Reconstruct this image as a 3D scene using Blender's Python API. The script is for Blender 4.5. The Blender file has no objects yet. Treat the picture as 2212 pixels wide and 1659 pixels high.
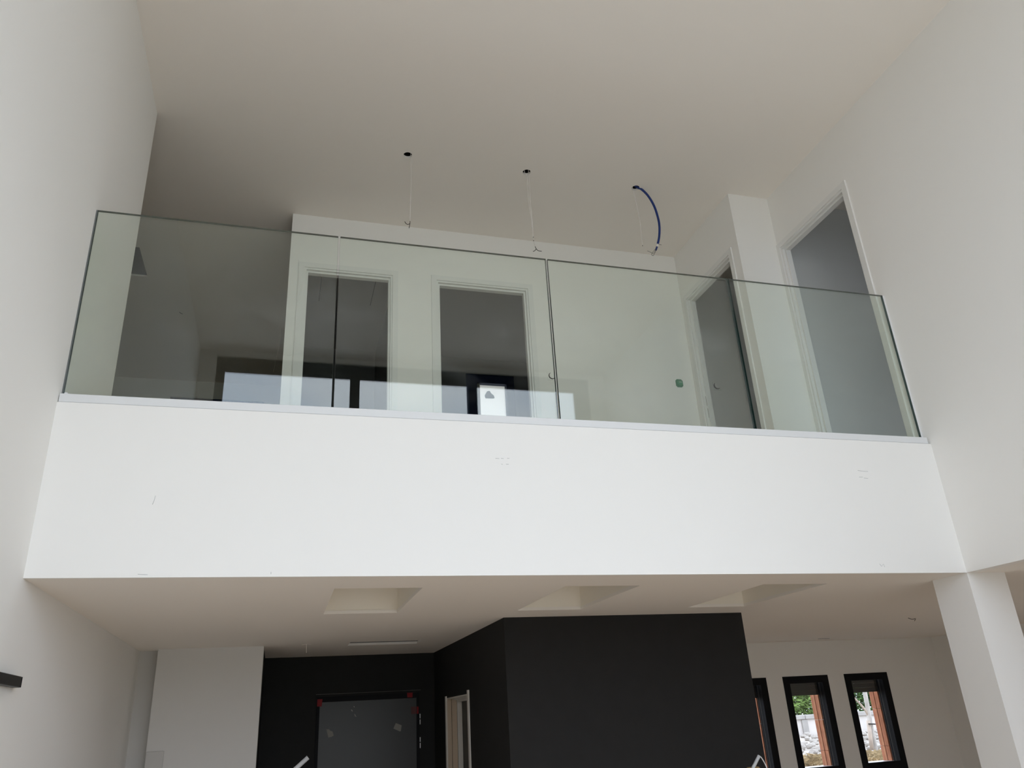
import bpy, bmesh, math, random
from mathutils import Vector, Matrix
from mathutils.geometry import tessellate_polygon

sc = bpy.context.scene
C = sc.collection
rnd = random.Random(7)

# ------------------------------------------------------------------ camera
EYE = 1.84
PITCH, YAW, ROLL, FPX = 0.4063412, -0.2967147, 0.0577665, 1684.395
cd = bpy.data.cameras.new('camera')
cam = bpy.data.objects.new('camera', cd)
C.objects.link(cam)
cd.sensor_fit = 'HORIZONTAL'
cd.sensor_width = 36.0
cd.lens = FPX / 2212 * 36.0
cd.clip_start = 0.02
cd.clip_end = 300
Rz = Matrix.Rotation(YAW, 3, 'Z')
Rx = Matrix.Rotation(PITCH, 3, 'X')
Ry = Matrix.Rotation(ROLL, 3, 'Y')
M3 = Rz @ Rx @ Ry
right, fwd, up = M3 @ Vector((1, 0, 0)), M3 @ Vector((0, 1, 0)), M3 @ Vector((0, 0, 1))
R = Matrix((right, up, -fwd)).transposed()
cam.matrix_world = Matrix.Translation((0, 0, EYE)) @ R.to_4x4()
sc.camera = cam

# ------------------------------------------------------------------ exposure, sky
sc.view_settings.view_transform = 'Standard'
sc.view_settings.look = 'None'
sc.view_settings.exposure = 0.0
sc.view_settings.gamma = 1.0
sc.view_settings.use_curve_mapping = False
try:
    sc.cycles.diffuse_bounces = 8
    sc.cycles.max_bounces = 14
    sc.cycles.transparent_max_bounces = 24
except Exception:
    pass

XR0 = 3.909
SKY = 3.86
wd = bpy.data.worlds.new('overcast_sky')
sc.world = wd
wd.use_nodes = True
nt = wd.node_tree
bg = nt.nodes['Background']
bg.inputs['Strength'].default_value = SKY
tc = nt.nodes.new('ShaderNodeTexCoord')
mp = nt.nodes.new('ShaderNodeMapping')
mp.inputs['Scale'].default_value = (1.0, 1.0, 2.2)
ns = nt.nodes.new('ShaderNodeTexNoise')
ns.inputs['Scale'].default_value = 3.2
ns.inputs['Detail'].default_value = 7
ns.inputs['Roughness'].default_value = 0.55
ns.inputs['Distortion'].default_value = 0.6
rp = nt.nodes.new('ShaderNodeValToRGB')
e = rp.color_ramp.elements
e[0].position, e[0].color = 0.34, (0.60, 0.705, 0.90, 1)
e[1].position, e[1].color = 0.66, (0.97, 1.02, 1.12, 1)
nt.links.new(tc.outputs['Generated'], mp.inputs['Vector'])
nt.links.new(mp.outputs['Vector'], ns.inputs['Vector'])
nt.links.new(ns.outputs['Fac'], rp.inputs['Fac'])
nt.links.new(rp.outputs['Color'], bg.inputs['Color'])

def portal(name, loc, rot, sx, sy):
    """Marks a window opening so the renderer samples the sky through it (gives no light of its own)."""
    l = bpy.data.lights.new(name, 'AREA')
    l.shape = 'RECTANGLE'
    l.size, l.size_y = sx, sy
    l.cycles.is_portal = True
    o = bpy.data.objects.new(name, l)
    o.location = loc
    o.rotation_euler = rot
    C.objects.link(o)

portal('sky_portal_living', (1.405, -1.12, 2.90), (math.radians(90), 0, 0), 4.9, 6.1)
portal('sky_portal_dining', (6.0, 8.62, 1.65), (math.radians(-90), 0, 0), 2.2, 1.3)
portal('sky_portal_side', (7.92, 4.3, 1.5), (0, math.radians(90), 0), 1.3, 1.4)  # opening of the added dining window
portal('sky_portal_corner', (XR0 + .16, 0.05, 2.2), (0, math.radians(90), 0), 4.2, 1.8)  # opening of the added window next to the camera
portal('sky_portal_bedroom', (5.3, 0.98, 4.6), (math.radians(90), 0, 0), 1.2, 2.0)

# ------------------------------------------------------------------ materials
def mat(name, col, rough=0.8, spec=0.3, metal=0.0, grain=0.0, gscale=60.0, bump=0.0, bscale=250.0):
    m = bpy.data.materials.new(name)
    m.use_nodes = True
    n = m.node_tree
    b = n.nodes['Principled BSDF']
    b.inputs['Base Color'].default_value = (*col, 1)
    b.inputs['Roughness'].default_value = rough
    b.inputs['Specular IOR Level'].default_value = spec
    b.inputs['Metallic'].default_value = metal
    t = n.nodes.new('ShaderNodeTexCoord')
    if grain:
        x = n.nodes.new('ShaderNodeTexNoise')
        x.inputs['Scale'].default_value = gscale
        x.inputs['Detail'].default_value = 4
        r = n.nodes.new('ShaderNodeValToRGB')
        r.color_ramp.elements[0].position = 0.3
        r.color_ramp.elements[1].position = 0.7
        r.color_ramp.elements[0].color = (*[c * (1 - grain) for c in col], 1)
        r.color_ramp.elements[1].color = (*[min(1, c * (1 + grain)) for c in col], 1)
        n.links.new(t.outputs['Object'], x.inputs['Vector'])
        n.links.new(x.outputs['Fac'], r.inputs['Fac'])
        n.links.new(r.outputs['Color'], b.inputs['Base Color'])
    if bump:
        y = n.nodes.new('ShaderNodeTexNoise')
        y.inputs['Scale'].default_value = bscale
        y.inputs['Detail'].default_value = 3
        bp = n.nodes.new('ShaderNodeBump')
        bp.inputs['Strength'].default_value = bump
        bp.inputs['Distance'].default_value = 0.002
        n.links.new(t.outputs['Object'], y.inputs['Vector'])
        n.links.new(y.outputs['Fac'], bp.inputs['Height'])
        n.links.new(bp.outputs['Normal'], b.inputs['Normal'])
    return m

def glass_mat(name, tint, haze=0.0):
    """Thin clear glass: Schlick reflection over a straight-through tint, plus a faint blotchy pale layer."""
    m = bpy.data.materials.new(name)
    m.use_nodes = True
    n = m.node_tree
    n.nodes.clear()
    out = n.nodes.new('ShaderNodeOutputMaterial')
    tr = n.nodes.new('ShaderNodeBsdfTransparent')
    tr.inputs['Color'].default_value = (*tint, 1)
    gl = n.nodes.new('ShaderNodeBsdfGlossy')
    gl.inputs['Roughness'].default_value = 0.0
    gl.inputs['Color'].default_value = (0.97, 0.99, 1, 1)
    g = n.nodes.new('ShaderNodeNewGeometry')
    d = n.nodes.new('ShaderNodeVectorMath'); d.operation = 'DOT_PRODUCT'
    n.links.new(g.outputs['Normal'], d.inputs[0]); n.links.new(g.outputs['Incoming'], d.inputs[1])
    def mth(op, a, b=None):
        q = n.nodes.new('ShaderNodeMath'); q.operation = op
        for i, v in enumerate((a, b)):
            if v is None: continue
            if isinstance(v, (int, float)): q.inputs[i].default_value = v
            else: n.links.new(v, q.inputs[i])
        return q.outputs[0]
    c = mth('ABSOLUTE', d.outputs['Value'])
    f = mth('POWER', mth('SUBTRACT', 1.0, c), 5.0)
    f = mth('ADD', mth('MULTIPLY', f, 0.957), 0.055)
    mx = n.nodes.new('ShaderNodeMixShader')
    n.links.new(f, mx.inputs['Fac'])
    n.links.new(tr.outputs[0], mx.inputs[1]); n.links.new(gl.outputs[0], mx.inputs[2])
    last = mx.outputs[0]
    if haze:
        df = n.nodes.new('ShaderNodeBsdfDiffuse'); df.inputs['Color'].default_value = (0.75, 0.77, 0.8, 1)
        t = n.nodes.new('ShaderNodeTexCoord')
        ma = n.nodes.new('ShaderNodeMapping'); ma.inputs['Scale'].default_value = (1.4, 1, 2.6); ma.inputs['Rotation'].default_value = (0, 0.5, 0)
        x = n.nodes.new('ShaderNodeTexNoise'); x.inputs['Scale'].default_value = 1.3; x.inputs['Detail'].default_value = 8; x.inputs['Distortion'].default_value = 0.3
        n.links.new(t.outputs['Object'], ma.inputs['Vector']); n.links.new(ma.outputs['Vector'], x.inputs['Vector'])
        h = mth('MAXIMUM', mth('SUBTRACT', x.outputs['Fac'], 0.52), 0.0)
        h = mth('MINIMUM', mth('MULTIPLY', h, haze), 0.03)
        m2 = n.nodes.new('ShaderNodeMixShader')
        n.links.new(h, m2.inputs['Fac']); n.links.new(last, m2.inputs[1]); n.links.new(df.outputs[0], m2.inputs[2])
        last = m2.outputs[0]
    n.links.new(last, out.inputs['Surface'])
    return m

WHITE = mat('white_wall_paint', (0.868, 0.858, 0.830), 0.9, 0.2, bump=0.05)
WELL = mat('floor_bounce_lining', (0.88, 0.835, 0.74), 0.9, 0.2)  # white lining tinted warm to stand in for light bounced off the floor
CEIL = mat('white_ceiling_paint', (0.868, 0.832, 0.778), 0.95, 0.1, bump=0.04)
PALEGREY = mat('light_grey_wall_paint', (0.68, 0.67, 0.65), 0.9, 0.2)
ROOMW = mat('shaded_room_wall', (0.26, 0.26, 0.255), 0.9, 0.2)  # walls of the back rooms, their shade put into the grey
ROOMF = mat('low_bounce_floor', (0.10, 0.075, 0.055), 0.6, 0.3, grain=0.2, gscale=5)  # unseen floors coloured dark so the rooms bounce less light
GREYPLASTER = mat('grey_plasterboard', (0.58, 0.57, 0.55), 0.9, 0.2)
BLACKW = mat('charcoal_wall_paint', (0.017, 0.0165, 0.016), 0.75, 0.25, grain=0.06, gscale=9)
TRIM = mat('white_satin_trim', (0.80, 0.80, 0.78), 0.45, 0.4)
CHANNEL = mat('pale_grey_channel', (0.74, 0.75, 0.755), 0.45, 0.4)
SCREED = mat('beige_floor_tile', (0.66, 0.52, 0.385), 0.55, 0.4, grain=0.10, gscale=3)
CAVITY = mat('dark_cavity', (0.012, 0.011, 0.010), 0.9, 0.1)
GALV = mat('dull_grey_metal', (0.20, 0.20, 0.20), 0.5, 0.5, metal=0.4)
BLACKF = mat('black_window_frame', (0.010, 0.010, 0.011), 0.75, 0.12)
NAVYF = mat('navy_window_frame', (0.012, 0.028, 0.085), 0.5, 0.3)
JAMBG = mat('grey_jamb_seal', (0.035, 0.034, 0.032), 0.8, 0.1)
SHUT = mat('brown_grey_shutter', (0.05, 0.045, 0.04), 0.6, 0.3)
TERRA = mat('terracotta_cladding', (0.42, 0.17, 0.095), 0.85, 0.15, grain=0.18, gscale=14)
TERRA2 = mat('terracotta_cladding_light', (0.50, 0.23, 0.13), 0.85, 0.15, grain=0.15, gscale=14)
GLASS = glass_mat('balustrade_glass', (0.952, 0.982, 0.955), haze=0.14)
PANE = glass_mat('window_pane_glass', (0.97, 0.985, 0.975))
EDGE = mat('glass_edge_teal', (0.012, 0.045, 0.042), 0.15, 0.5)
TOPEDGE = mat('glass_top_edge_dark', (0.09, 0.105, 0.09), 0.2, 0.5)
WIREW = mat('white_wire_sheath', (0.78, 0.74, 0.70), 0.6, 0.3)
COPPER = mat('dark_stripped_wire', (0.03, 0.025, 0.022), 0.5, 0.4)
BLUE = mat('blue_conduit_plastic', (0.006, 0.028, 0.17), 0.4, 0.45)
GREEN = mat('green_box_plastic', (0.012, 0.17, 0.075), 0.5, 0.35)
GREEN2 = mat('green_lid_plastic', (0.03, 0.26, 0.13), 0.45, 0.35)
PALEG = mat('pale_green_sticker', (0.35, 0.55, 0.42), 0.6, 0.2)
CREAM = mat('cream_door_lining', (0.56, 0.455, 0.34), 0.6, 0.3)
CREAMW = mat('white_door_lining', (0.70, 0.68, 0.63), 0.55, 0.3)
DARKLEAF = mat('dark_grey_leaf', (0.10, 0.095, 0.085), 0.7, 0.25)
DOORP = mat('grey_film_door_panel', (0.042, 0.041, 0.040), 0.36, 0.36)
DOORF = mat('black_door_metal', (0.012, 0.012, 0.014), 0.7, 0.15)
RED = mat('red_tape', (0.22, 0.006, 0.010), 0.6, 0.3)
TAPE = mat('pale_tape_residue', (0.30, 0.29, 0.26), 0.8, 0.2)
SILVER = mat('bare_steel_hinge', (0.75, 0.75, 0.73), 0.35, 0.5, metal=0.6)
BRACKET = mat('black_bracket_plastic', (0.012, 0.012, 0.012), 0.4, 0.5, grain=0.5, gscale=40)
PVC = mat('light_grey_tube', (0.58, 0.60, 0.61), 0.4, 0.4)
WOOD = mat('yellow_timber', (0.42, 0.29, 0.14), 0.8, 0.2, grain=0.25, gscale=20)
POLE = mat('grey_handle', (0.33, 0.33, 0.33), 0.5, 0.4)
CONCR = mat('pale_concrete_block', (0.62, 0.58, 0.55), 0.9, 0.2, grain=0.08, gscale=2)
COPING = mat('grey_concrete_coping', (0.38, 0.36, 0.34), 0.9, 0.2, grain=0.12, gscale=5)
STONE = mat('pale_rubble_stone', (0.36, 0.33, 0.30), 0.9, 0.2, grain=0.25, gscale=8)
SOIL = mat('bare_soil', (0.23, 0.18, 0.13), 0.95, 0.1, grain=0.3, gscale=2)
TERRACE = mat('pale_gravel', (0.60, 0.56, 0.50), 0.95, 0.1, grain=0.12, gscale=6)
STRAW = mat('dry_straw_grass', (0.44, 0.34, 0.20), 0.9, 0.1, grain=0.55, gscale=11)
LEAF = mat('green_leaf', (0.075, 0.15, 0.035), 0.7, 0.2, grain=0.45, gscale=1.3)
LEAF2 = mat('light_green_leaf', (0.15, 0.23, 0.06), 0.7, 0.2, grain=0.35, gscale=1.7)
BARK = mat('pale_grey_bark', (0.46, 0.43, 0.40), 0.9, 0.1, grain=0.18, gscale=12)
STAKE = mat('pale_timber_stake', (0.46, 0.38, 0.32), 0.9, 0.1, grain=0.15, gscale=12)
GREYMARK = mat('pencil_grey', (0.50, 0.50, 0.50), 0.9, 0.1)
STEEL = mat('sill_aluminium', (0.55, 0.55, 0.56), 0.35, 0.5, metal=0.5)
BLIND = mat('white_window_film', (0.85, 0.84, 0.82), 0.7, 0.2)
FILMBLOT = mat('grey_sticker_residue', (0.34, 0.35, 0.37), 0.7, 0.2)

# ------------------------------------------------------------------ builders
def obj(name, bm, m, parent=None, smooth=False):
    me = bpy.data.meshes.new(name)
    bmesh.ops.recalc_face_normals(bm, faces=bm.faces)
    bm.to_mesh(me); bm.free()
    for x in (m if isinstance(m, (list, tuple)) else [m]):
        me.materials.append(x)
    if smooth:
        for p in me.polygons: p.use_smooth = True
    o = bpy.data.objects.new(name, me)
    C.objects.link(o)
    if parent is not None: o.parent = parent
    return o

def tag(o, label=None, cat=None, group=None, kind=None):
    if label: o['label'] = label
    if cat: o['category'] = cat
    if group: o['group'] = group
    if kind: o['kind'] = kind
    return o

def thing(name, label, cat, group=None, kind=None, loc=(0, 0, 0)):
    o = bpy.data.objects.new(name, None)
    o.empty_display_size = 0.1
    o.location = loc
    C.objects.link(o)
    return tag(o, label, cat, group, kind)

def add_box(bm, x0, x1, y0, y1, z0, z1, mi=0):
    v = [bm.verts.new(p) for p in ((x0, y0, z0), (x1, y0, z0), (x1, y1, z0), (x0, y1, z0), (x0, y0, z1), (x1, y0, z1), (x1, y1, z1), (x0, y1, z1))]
    fs = []
    for q in ((0, 3, 2, 1), (4, 5, 6, 7), (0, 1, 5, 4), (1, 2, 6, 5), (2, 3, 7, 6), (3, 0, 4, 7)):
        f = bm.faces.new([v[i] for i in q]); f.material_index = mi; fs.append(f)
    return fs

def box(name, x0, x1, y0, y1, z0, z1, m, parent=None, bevel=0.0):
    bm = bmesh.new()
    add_box(bm, x0, x1, y0, y1, z0, z1)
    if bevel:
        bmesh.ops.bevel(bm, geom=list(bm.edges), offset=bevel, segments=1, affect='EDGES')
    return obj(name, bm, m, parent)

def prism(bm, outer, holes, f, t0, t1):
    """A slab: polygon with holes in (a,b), thickness t0..t1, mapped to xyz by f(a,b,t)."""
    loops = [outer] + list(holes)
    tris = tessellate_polygon([[Vector((a, b, 0)) for a, b in l] for l in loops])
    flat = [p for l in loops for p in l]
    A = [bm.verts.new(f(a, b, t0)) for a, b in flat]
    B = [bm.verts.new(f(a, b, t1)) for a, b in flat]
    for t in tris:
        bm.faces.new([A[i] for i in t]); bm.faces.new([B[i] for i in reversed(t)])
    k = 0
    for l in loops:
        n = len(l)
        for i in range(n):
            j = (i + 1) % n
            bm.faces.new([A[k + i], A[k + j], B[k + j], B[k + i]])
        k += n

def rect(a0, a1, b0, b1):
    return [(a0, b0), (a1, b0), (a1, b1), (a0, b1)]

def circ(a, b, r, n=24):
    return [(a + r * math.cos(2 * math.pi * i / n), b + r * math.sin(2 * math.pi * i / n)) for i in range(n)]

FX = lambda a, b, t: (t, a, b)      # wall facing +-x : polygon in (y,z)
FY = lambda a, b, t: (a, t, b)      # wall facing +-y : polygon in (x,z)
FZ = lambda a, b, t: (a, b, t)      # slab            : polygon in (x,y)

def slab(name, outer, holes, f, t0, t1, m, label=None, cat='wall', parent=None):
    bm = bmesh.new()
    prism(bm, outer, holes, f, t0, t1)
    o = obj(name, bm, m, parent)
    if parent is None:
        tag(o, label, cat, kind='structure')
    return o

def add_tube(bm, pts, r, seg=8, r2=None, cap=True):
    pts = [Vector(p) for p in pts]
    rings = []
    n = len(pts)
    prev = None
    for i, p in enumerate(pts):
        d = (pts[min(i + 1, n - 1)] - pts[max(i - 1, 0)]).normalized()
        if prev is None:
            a = d.orthogonal().normalized()
        else:
            a = (prev - d * prev.dot(d)).normalized()
        prev = a
        b = d.cross(a)
        rr = r if r2 is None else r + (r2 - r) * i / (n - 1)
        rings.append([bm.verts.new(p + (a * math.cos(2 * math.pi * k / seg) + b * math.sin(2 * math.pi * k / seg)) * rr) for k in range(seg)])
    for i in range(n - 1):
        for k in range(seg):
            bm.faces.new([rings[i][k], rings[i][(k + 1) % seg], rings[i + 1][(k + 1) % seg], rings[i + 1][k]])
    if cap:
        bm.faces.new(list(reversed(rings[0]))); bm.faces.new(rings[-1])

def smooth_path(pts, n=6):
    """Catmull-Rom through pts."""
    P = [Vector(p) for p in pts]
    out = []
    for i in range(len(P) - 1):
        p0, p1, p2, p3 = P[max(i - 1, 0)], P[i], P[i + 1], P[min(i + 2, len(P) - 1)]
        for k in range(n):
            t = k / n
            out.append(0.5 * ((2 * p1) + (p2 - p0) * t + (2 * p0 - 5 * p1 + 4 * p2 - p3) * t * t + (3 * p1 - p0 - 3 * p2 + p3) * t ** 3))
    out.append(P[-1])
    return out

def tube(name, pts, r, m, parent=None, seg=8, r2=None, n=6, curve=True):
    bm = bmesh.new()
    add_tube(bm, smooth_path(pts, n) if curve and len(pts) > 2 else pts, r, seg, r2)
    return obj(name, bm, m, parent, smooth=True)

# ------------------------------------------------------------------ main dimensions (metres)
XL, XR = -1.053, 3.909            # left and right faces of the double-height room
YR = -1.0                         # rear (glazed) wall, behind the camera
Y0 = 3.781                        # balcony front
ZC, ZF, ZT = 2.50, 3.307, 5.935   # lower ceiling, top of balcony front, upper ceiling
ZU = 3.30                         # landing floor
YL = 4.80                         # where the left wall stops upstairs
Y1, X2, Y2, X3 = 4.793, 3.522, 5.823, -0.098

# ------------------------------------------------------------------ structure: floors, ceilings
slab('floor', rect(-1.35, 7.9, -1.2, 8.45), [], FZ, -0.12, 0.0, SCREED, 'beige tiled ground floor below the picture', 'floor')
HOLES = [(0.746, 4.872), (1.720, 4.878), (2.692, 4.886)]
HR = 0.034
SQ = (-1.93, -1.418, 6.612, 7.128)
slab('ceiling', [(-4.1, -1.2), (3.979, -1.2), (3.979, 1.0), (7.1, 1.0), (7.1, 9.8), (-4.1, 9.8)], [circ(x, y, HR) for x, y in HOLES] + [rect(*SQ)], FZ, ZT, ZT + 0.018, CEIL,
     'white upper ceiling with three small round cutouts', 'ceiling')
ceil = bpy.data.objects['ceiling']
for x, y in HOLES:
    bm = bmesh.new()
    n = 24
    a = [bm.verts.new((px, py, ZT + 0.0175)) for px, py in circ(x, y, HR + 0.004)]
    b = [bm.verts.new((px, py, ZT + 0.16)) for px, py in circ(x, y, HR + 0.004)]
    for i in range(n):
        bm.faces.new([a[i], a[(i + 1) % n], b[(i + 1) % n], b[i]])
    bm.faces.new(b)
    obj('cavity', bm, CAVITY, ceil)
# roof deck above, keeps the sky out of the ceiling void
bm = bmesh.new()
prism(bm, [(-4.1, -1.2), (3.979, -1.2), (3.979, 1.0), (7.1, 1.0), (7.1, 9.8), (-4.1, 9.8)], [], FZ, ZT + 0.30, ZT + 0.42)
for q in ((-4.1, -4.0, -1.2, 9.8), (7.0, 7.1, 1.0, 9.8), (-4.0, 3.979, -1.2, -1.1), (3.90, 3.979, -1.1, 1.0), (3.979, 7.0, 1.0, 1.1), (-4.0, 7.0, 9.7, 9.8)):
    add_box(bm, *q, ZT + 0.018, ZT + 0.30)
obj('roof_deck', bm, CAVITY, ceil)
# square service opening in the corridor ceiling with a round duct inside
bm = bmesh.new()
x0, x1, y0, y1 = SQ[0] - .004, SQ[1] + .004, SQ[2] - .004, SQ[3] + .004
for q in (((x0, y0), (x1, y0)), ((x1, y0), (x1, y1)), ((x1, y1), (x0, y1)), ((x0, y1), (x0, y0))):
    (ax, ay), (bx, by) = q
    bm.faces.new([bm.verts.new(p) for p in ((ax, ay, ZT + .017), (bx, by, ZT + .017), (bx, by, ZT + .22), (ax, ay, ZT + .22))])
bm.faces.new([bm.verts.new(p) for p in ((x0, y0, ZT + .22), (x1, y0, ZT + .22), (x1, y1, ZT + .22), (x0, y1, ZT + .22))])
obj('hatch_lining', bm, GALV, ceil)
tube('duct_collar', [(-1.60, 6.87, ZT + 0.10), (-1.60, 6.87, ZT + 0.215)], 0.085, CAVITY, ceil, seg=20)

RX = [(0.259, 0.711), (1.502, 1.950), (2.750, 3.198)]
RYN, RYF = 4.132, 5.093
ACX0, ACX1, ACY0, ACY1 = 0.575, 1.174, 6.86, 7.14
low = slab('ceiling_lower', rect(-1.25, 7.9, Y0 + .02, 8.45),
           [rect(a, b, RYN, RYF) for a, b in RX] + [rect(ACX0, ACX1, ACY0, ACY1)], FZ, ZC, ZC + 0.02, CEIL,
           'white lower ceiling with three rectangular light wells under the balcony', 'ceiling')
slab('wall_side_front', rect(XR + .071, 7.9, 0, ZC + .02), [], FY, 1.0, 1.1, WHITE, 'front wall of the side room under the right wall')
slab('ceiling_right', rect(XR + .071, 7.9, 1.0, Y0 + .02), [], FZ, ZC, ZC + 0.02, CEIL, 'white lower ceiling of the side room at the right edge', 'ceiling')
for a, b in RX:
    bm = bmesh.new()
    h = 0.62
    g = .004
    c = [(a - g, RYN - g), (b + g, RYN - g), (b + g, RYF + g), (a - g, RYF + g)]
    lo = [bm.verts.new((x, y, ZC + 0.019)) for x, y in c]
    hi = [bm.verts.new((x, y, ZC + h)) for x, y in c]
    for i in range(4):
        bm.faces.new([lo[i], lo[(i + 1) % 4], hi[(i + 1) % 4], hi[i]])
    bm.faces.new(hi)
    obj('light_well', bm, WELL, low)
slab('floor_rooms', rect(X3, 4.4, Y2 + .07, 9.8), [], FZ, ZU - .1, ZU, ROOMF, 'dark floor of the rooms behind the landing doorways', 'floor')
fl = slab('floor_upper', [(-4.1, Y0 + .02), (XR + .071, Y0 + .02), (XR + .071, Y1 + .5), (4.4, Y1 + .5), (4.4, Y2 + .07), (X3, Y2 + .07), (X3, 9.8), (-4.1, 9.8)], [], FZ, ZU - 0.1, ZU, SCREED, 'landing floor behind the balcony front', 'floor')
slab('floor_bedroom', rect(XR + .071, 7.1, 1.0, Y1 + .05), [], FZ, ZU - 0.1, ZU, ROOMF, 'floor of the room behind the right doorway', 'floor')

# ------------------------------------------------------------------ structure: walls of the tall room
slab('wall_left', [(-1.2, 0), (7.1, 0), (7.1, 2.52), (YL, 2.52), (YL, ZT), (-1.2, ZT)], [], FX, XL - .18, XL, WHITE, 'tall white left wall')
front = slab('wall_balcony', rect(XL, XR, ZC, ZF), [], FY, Y0, Y0 + 0.02, WHITE, 'bright white balcony front across the middle')
DR = (3.930, 4.760, 5.405)      # right doorway: y0, y1, top of rough opening
slab('wall_right', [(-1.2, 0), (1.1, 0), (1.1, ZC), (Y0 + .02, ZC), (Y0 + .02, ZC + .03), (Y1, ZC + .03), (Y1, ZT), (-1.2, ZT)], [rect(DR[0], DR[1], ZU + .001, DR[2]), rect(-0.85, 0.95, 0.10, 4.30)], FX, XR, XR + .07, WHITE,
     'tall white right wall with a doorway at landing level')
slab('wall_pillar', rect(XR, 4.192, Y0, 4.055), [], FZ, 0, ZC, WHITE, 'white square pillar under the right end of the balcony', 'pillar')
slab('wall_bedroom_back', rect(XR + .07, 7.0, ZU, ZT), [], FY, Y1, Y1 + .09, mat('shaded_bedroom_wall', (0.57, 0.58, 0.575), .9, .2), 'wall seen through the large right doorway, greyed to carry its shade')  # same wall as the white return; room shade is in its colour
slab('wall_landing_return', rect(X2, XR + .07, ZU, ZT), [], FY, Y1, Y1 + .09, WHITE, 'narrow white wall return between the two right doorways')
DS = (4.930, 5.725, 5.405)
slab('wall_landing_right', [(Y1 + .09, ZU), (Y2, ZU), (Y2, ZT), (Y1 + .09, ZT)], [rect(DS[0], DS[1], ZU + .001, DS[2])], FX, X2, X2 + .07, WHITE,
     'white side wall of the landing with a narrow doorway')
D1 = (0.022, 0.765, 5.415)
D2 = (1.140, 1.982, 5.412)
back = slab('wall_back', rect(X3, X2 + .07, ZU, ZT), [rect(D1[0], D1[1], ZU + .001, D1[2]), rect(D2[0], D2[1], ZU + .001, D2[2])], FY, Y2, Y2 + .07, WHITE,
            'white landing wall with two dark doorways')
# rear glazed wall behind the camera
WX = [(-0.777, 0.645), (0.754, 2.082), (2.194, 3.503)]
WZ = (0.10, 5.705)
slab('wall_rear', rect(-1.25, XR + .07, 0, ZT + .02), [rect(-0.867, 3.684, 0.02, 5.865)], FY, YR - .2, YR, WHITE,
     'white rear wall around the big window behind the camera')
w1 = thing('window_1', 'large three-pane black framed window behind the camera, mirrored in the balustrade glass', 'window', kind='structure')
FR = [(-0.867, -0.777), (0.645, 0.754), (2.082, 2.194), (3.503, 3.684)]
for a, b in FR:
    box('frame', a, b, YR - .10, YR - .004, 0.02, 5.865, BLACKF, w1)
for a, b in WX:
    box('frame', a, b, YR - .10, YR - .004, WZ[1], 5.865, BLACKF, w1)
    box('frame', a, b, YR - .10, YR - .004, 0.02, WZ[0], BLACKF, w1)
    bm = bmesh.new()
    bm.faces.new([bm.verts.new(p) for p in ((a, YR - .05, WZ[0]), (b, YR - .05, WZ[0]), (b, YR - .05, WZ[1]), (a, YR - .05, WZ[1]))])
    obj('pane', bm, PANE, w1)

w8 = thing('window_8', 'unseen black framed side window added next to the camera to light the left wall', 'window', kind='structure')  # added opening that lets more sky light onto the left wall
for ya, yb_, za, zb in ((-.85, -.77, .10, 4.30), (.87, .95, .10, 4.30), (-.77, .87, 4.22, 4.30), (-.77, .87, .10, .18), (-.77, .87, 2.15, 2.23)):
    box('frame', XR + .005, XR + .065, ya, yb_, za, zb, BLACKF, w8)
for za, zb in ((.18, 2.15), (2.23, 4.22)):
    bm = bmesh.new()
    bm.faces.new([bm.verts.new(p) for p in ((XR + .035, -.77, za), (XR + .035, .87, za), (XR + .035, .87, zb), (XR + .035, -.77, zb))])
    obj('pane', bm, PANE, w8)

# ------------------------------------------------------------------ structure: upstairs rooms behind
slab('wall_corridor_far', rect(-4.0, 0.0, ZU, ZT), [rect(-1.45, -0.35, 4.1, 5.70)], FY, 9.62, 9.74, WHITE, 'far wall at the end of the left corridor')
slab('wall_corridor_left', [(YL - .1, ZU), (9.62, ZU), (9.62, ZT), (YL - .1, ZT)], [], FX, -4.1, -4.0, WHITE, 'left end wall of the corridor')
slab('wall_corridor_near', rect(-4.0, XL - .18, ZU, ZT), [], FY, YL - .1, YL, WHITE, 'near wall of the corridor beside the left wall')
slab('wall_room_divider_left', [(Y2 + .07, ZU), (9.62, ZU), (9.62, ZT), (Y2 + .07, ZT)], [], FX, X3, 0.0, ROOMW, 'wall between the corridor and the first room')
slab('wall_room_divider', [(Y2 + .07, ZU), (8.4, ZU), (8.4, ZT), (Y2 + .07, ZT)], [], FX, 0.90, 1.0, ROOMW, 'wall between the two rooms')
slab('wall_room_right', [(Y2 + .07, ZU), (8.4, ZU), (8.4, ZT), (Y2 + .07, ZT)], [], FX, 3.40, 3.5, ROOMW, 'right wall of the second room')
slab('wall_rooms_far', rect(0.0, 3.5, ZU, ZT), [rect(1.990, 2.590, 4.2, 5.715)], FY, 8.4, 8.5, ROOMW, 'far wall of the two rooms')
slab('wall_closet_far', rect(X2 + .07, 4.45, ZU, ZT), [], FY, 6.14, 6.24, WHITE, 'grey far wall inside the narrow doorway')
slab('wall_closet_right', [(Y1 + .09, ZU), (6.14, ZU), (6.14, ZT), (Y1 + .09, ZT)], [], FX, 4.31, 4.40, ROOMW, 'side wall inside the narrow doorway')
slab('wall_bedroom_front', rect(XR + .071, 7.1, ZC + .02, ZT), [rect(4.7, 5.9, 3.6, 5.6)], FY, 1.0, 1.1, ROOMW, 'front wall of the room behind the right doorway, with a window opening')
slab('wall_bedroom_right', rect(1.1, Y1, ZU, ZT), [], FX, 7.0, 7.1, ROOMW, 'far side wall of the room behind the right doorway')

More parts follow.
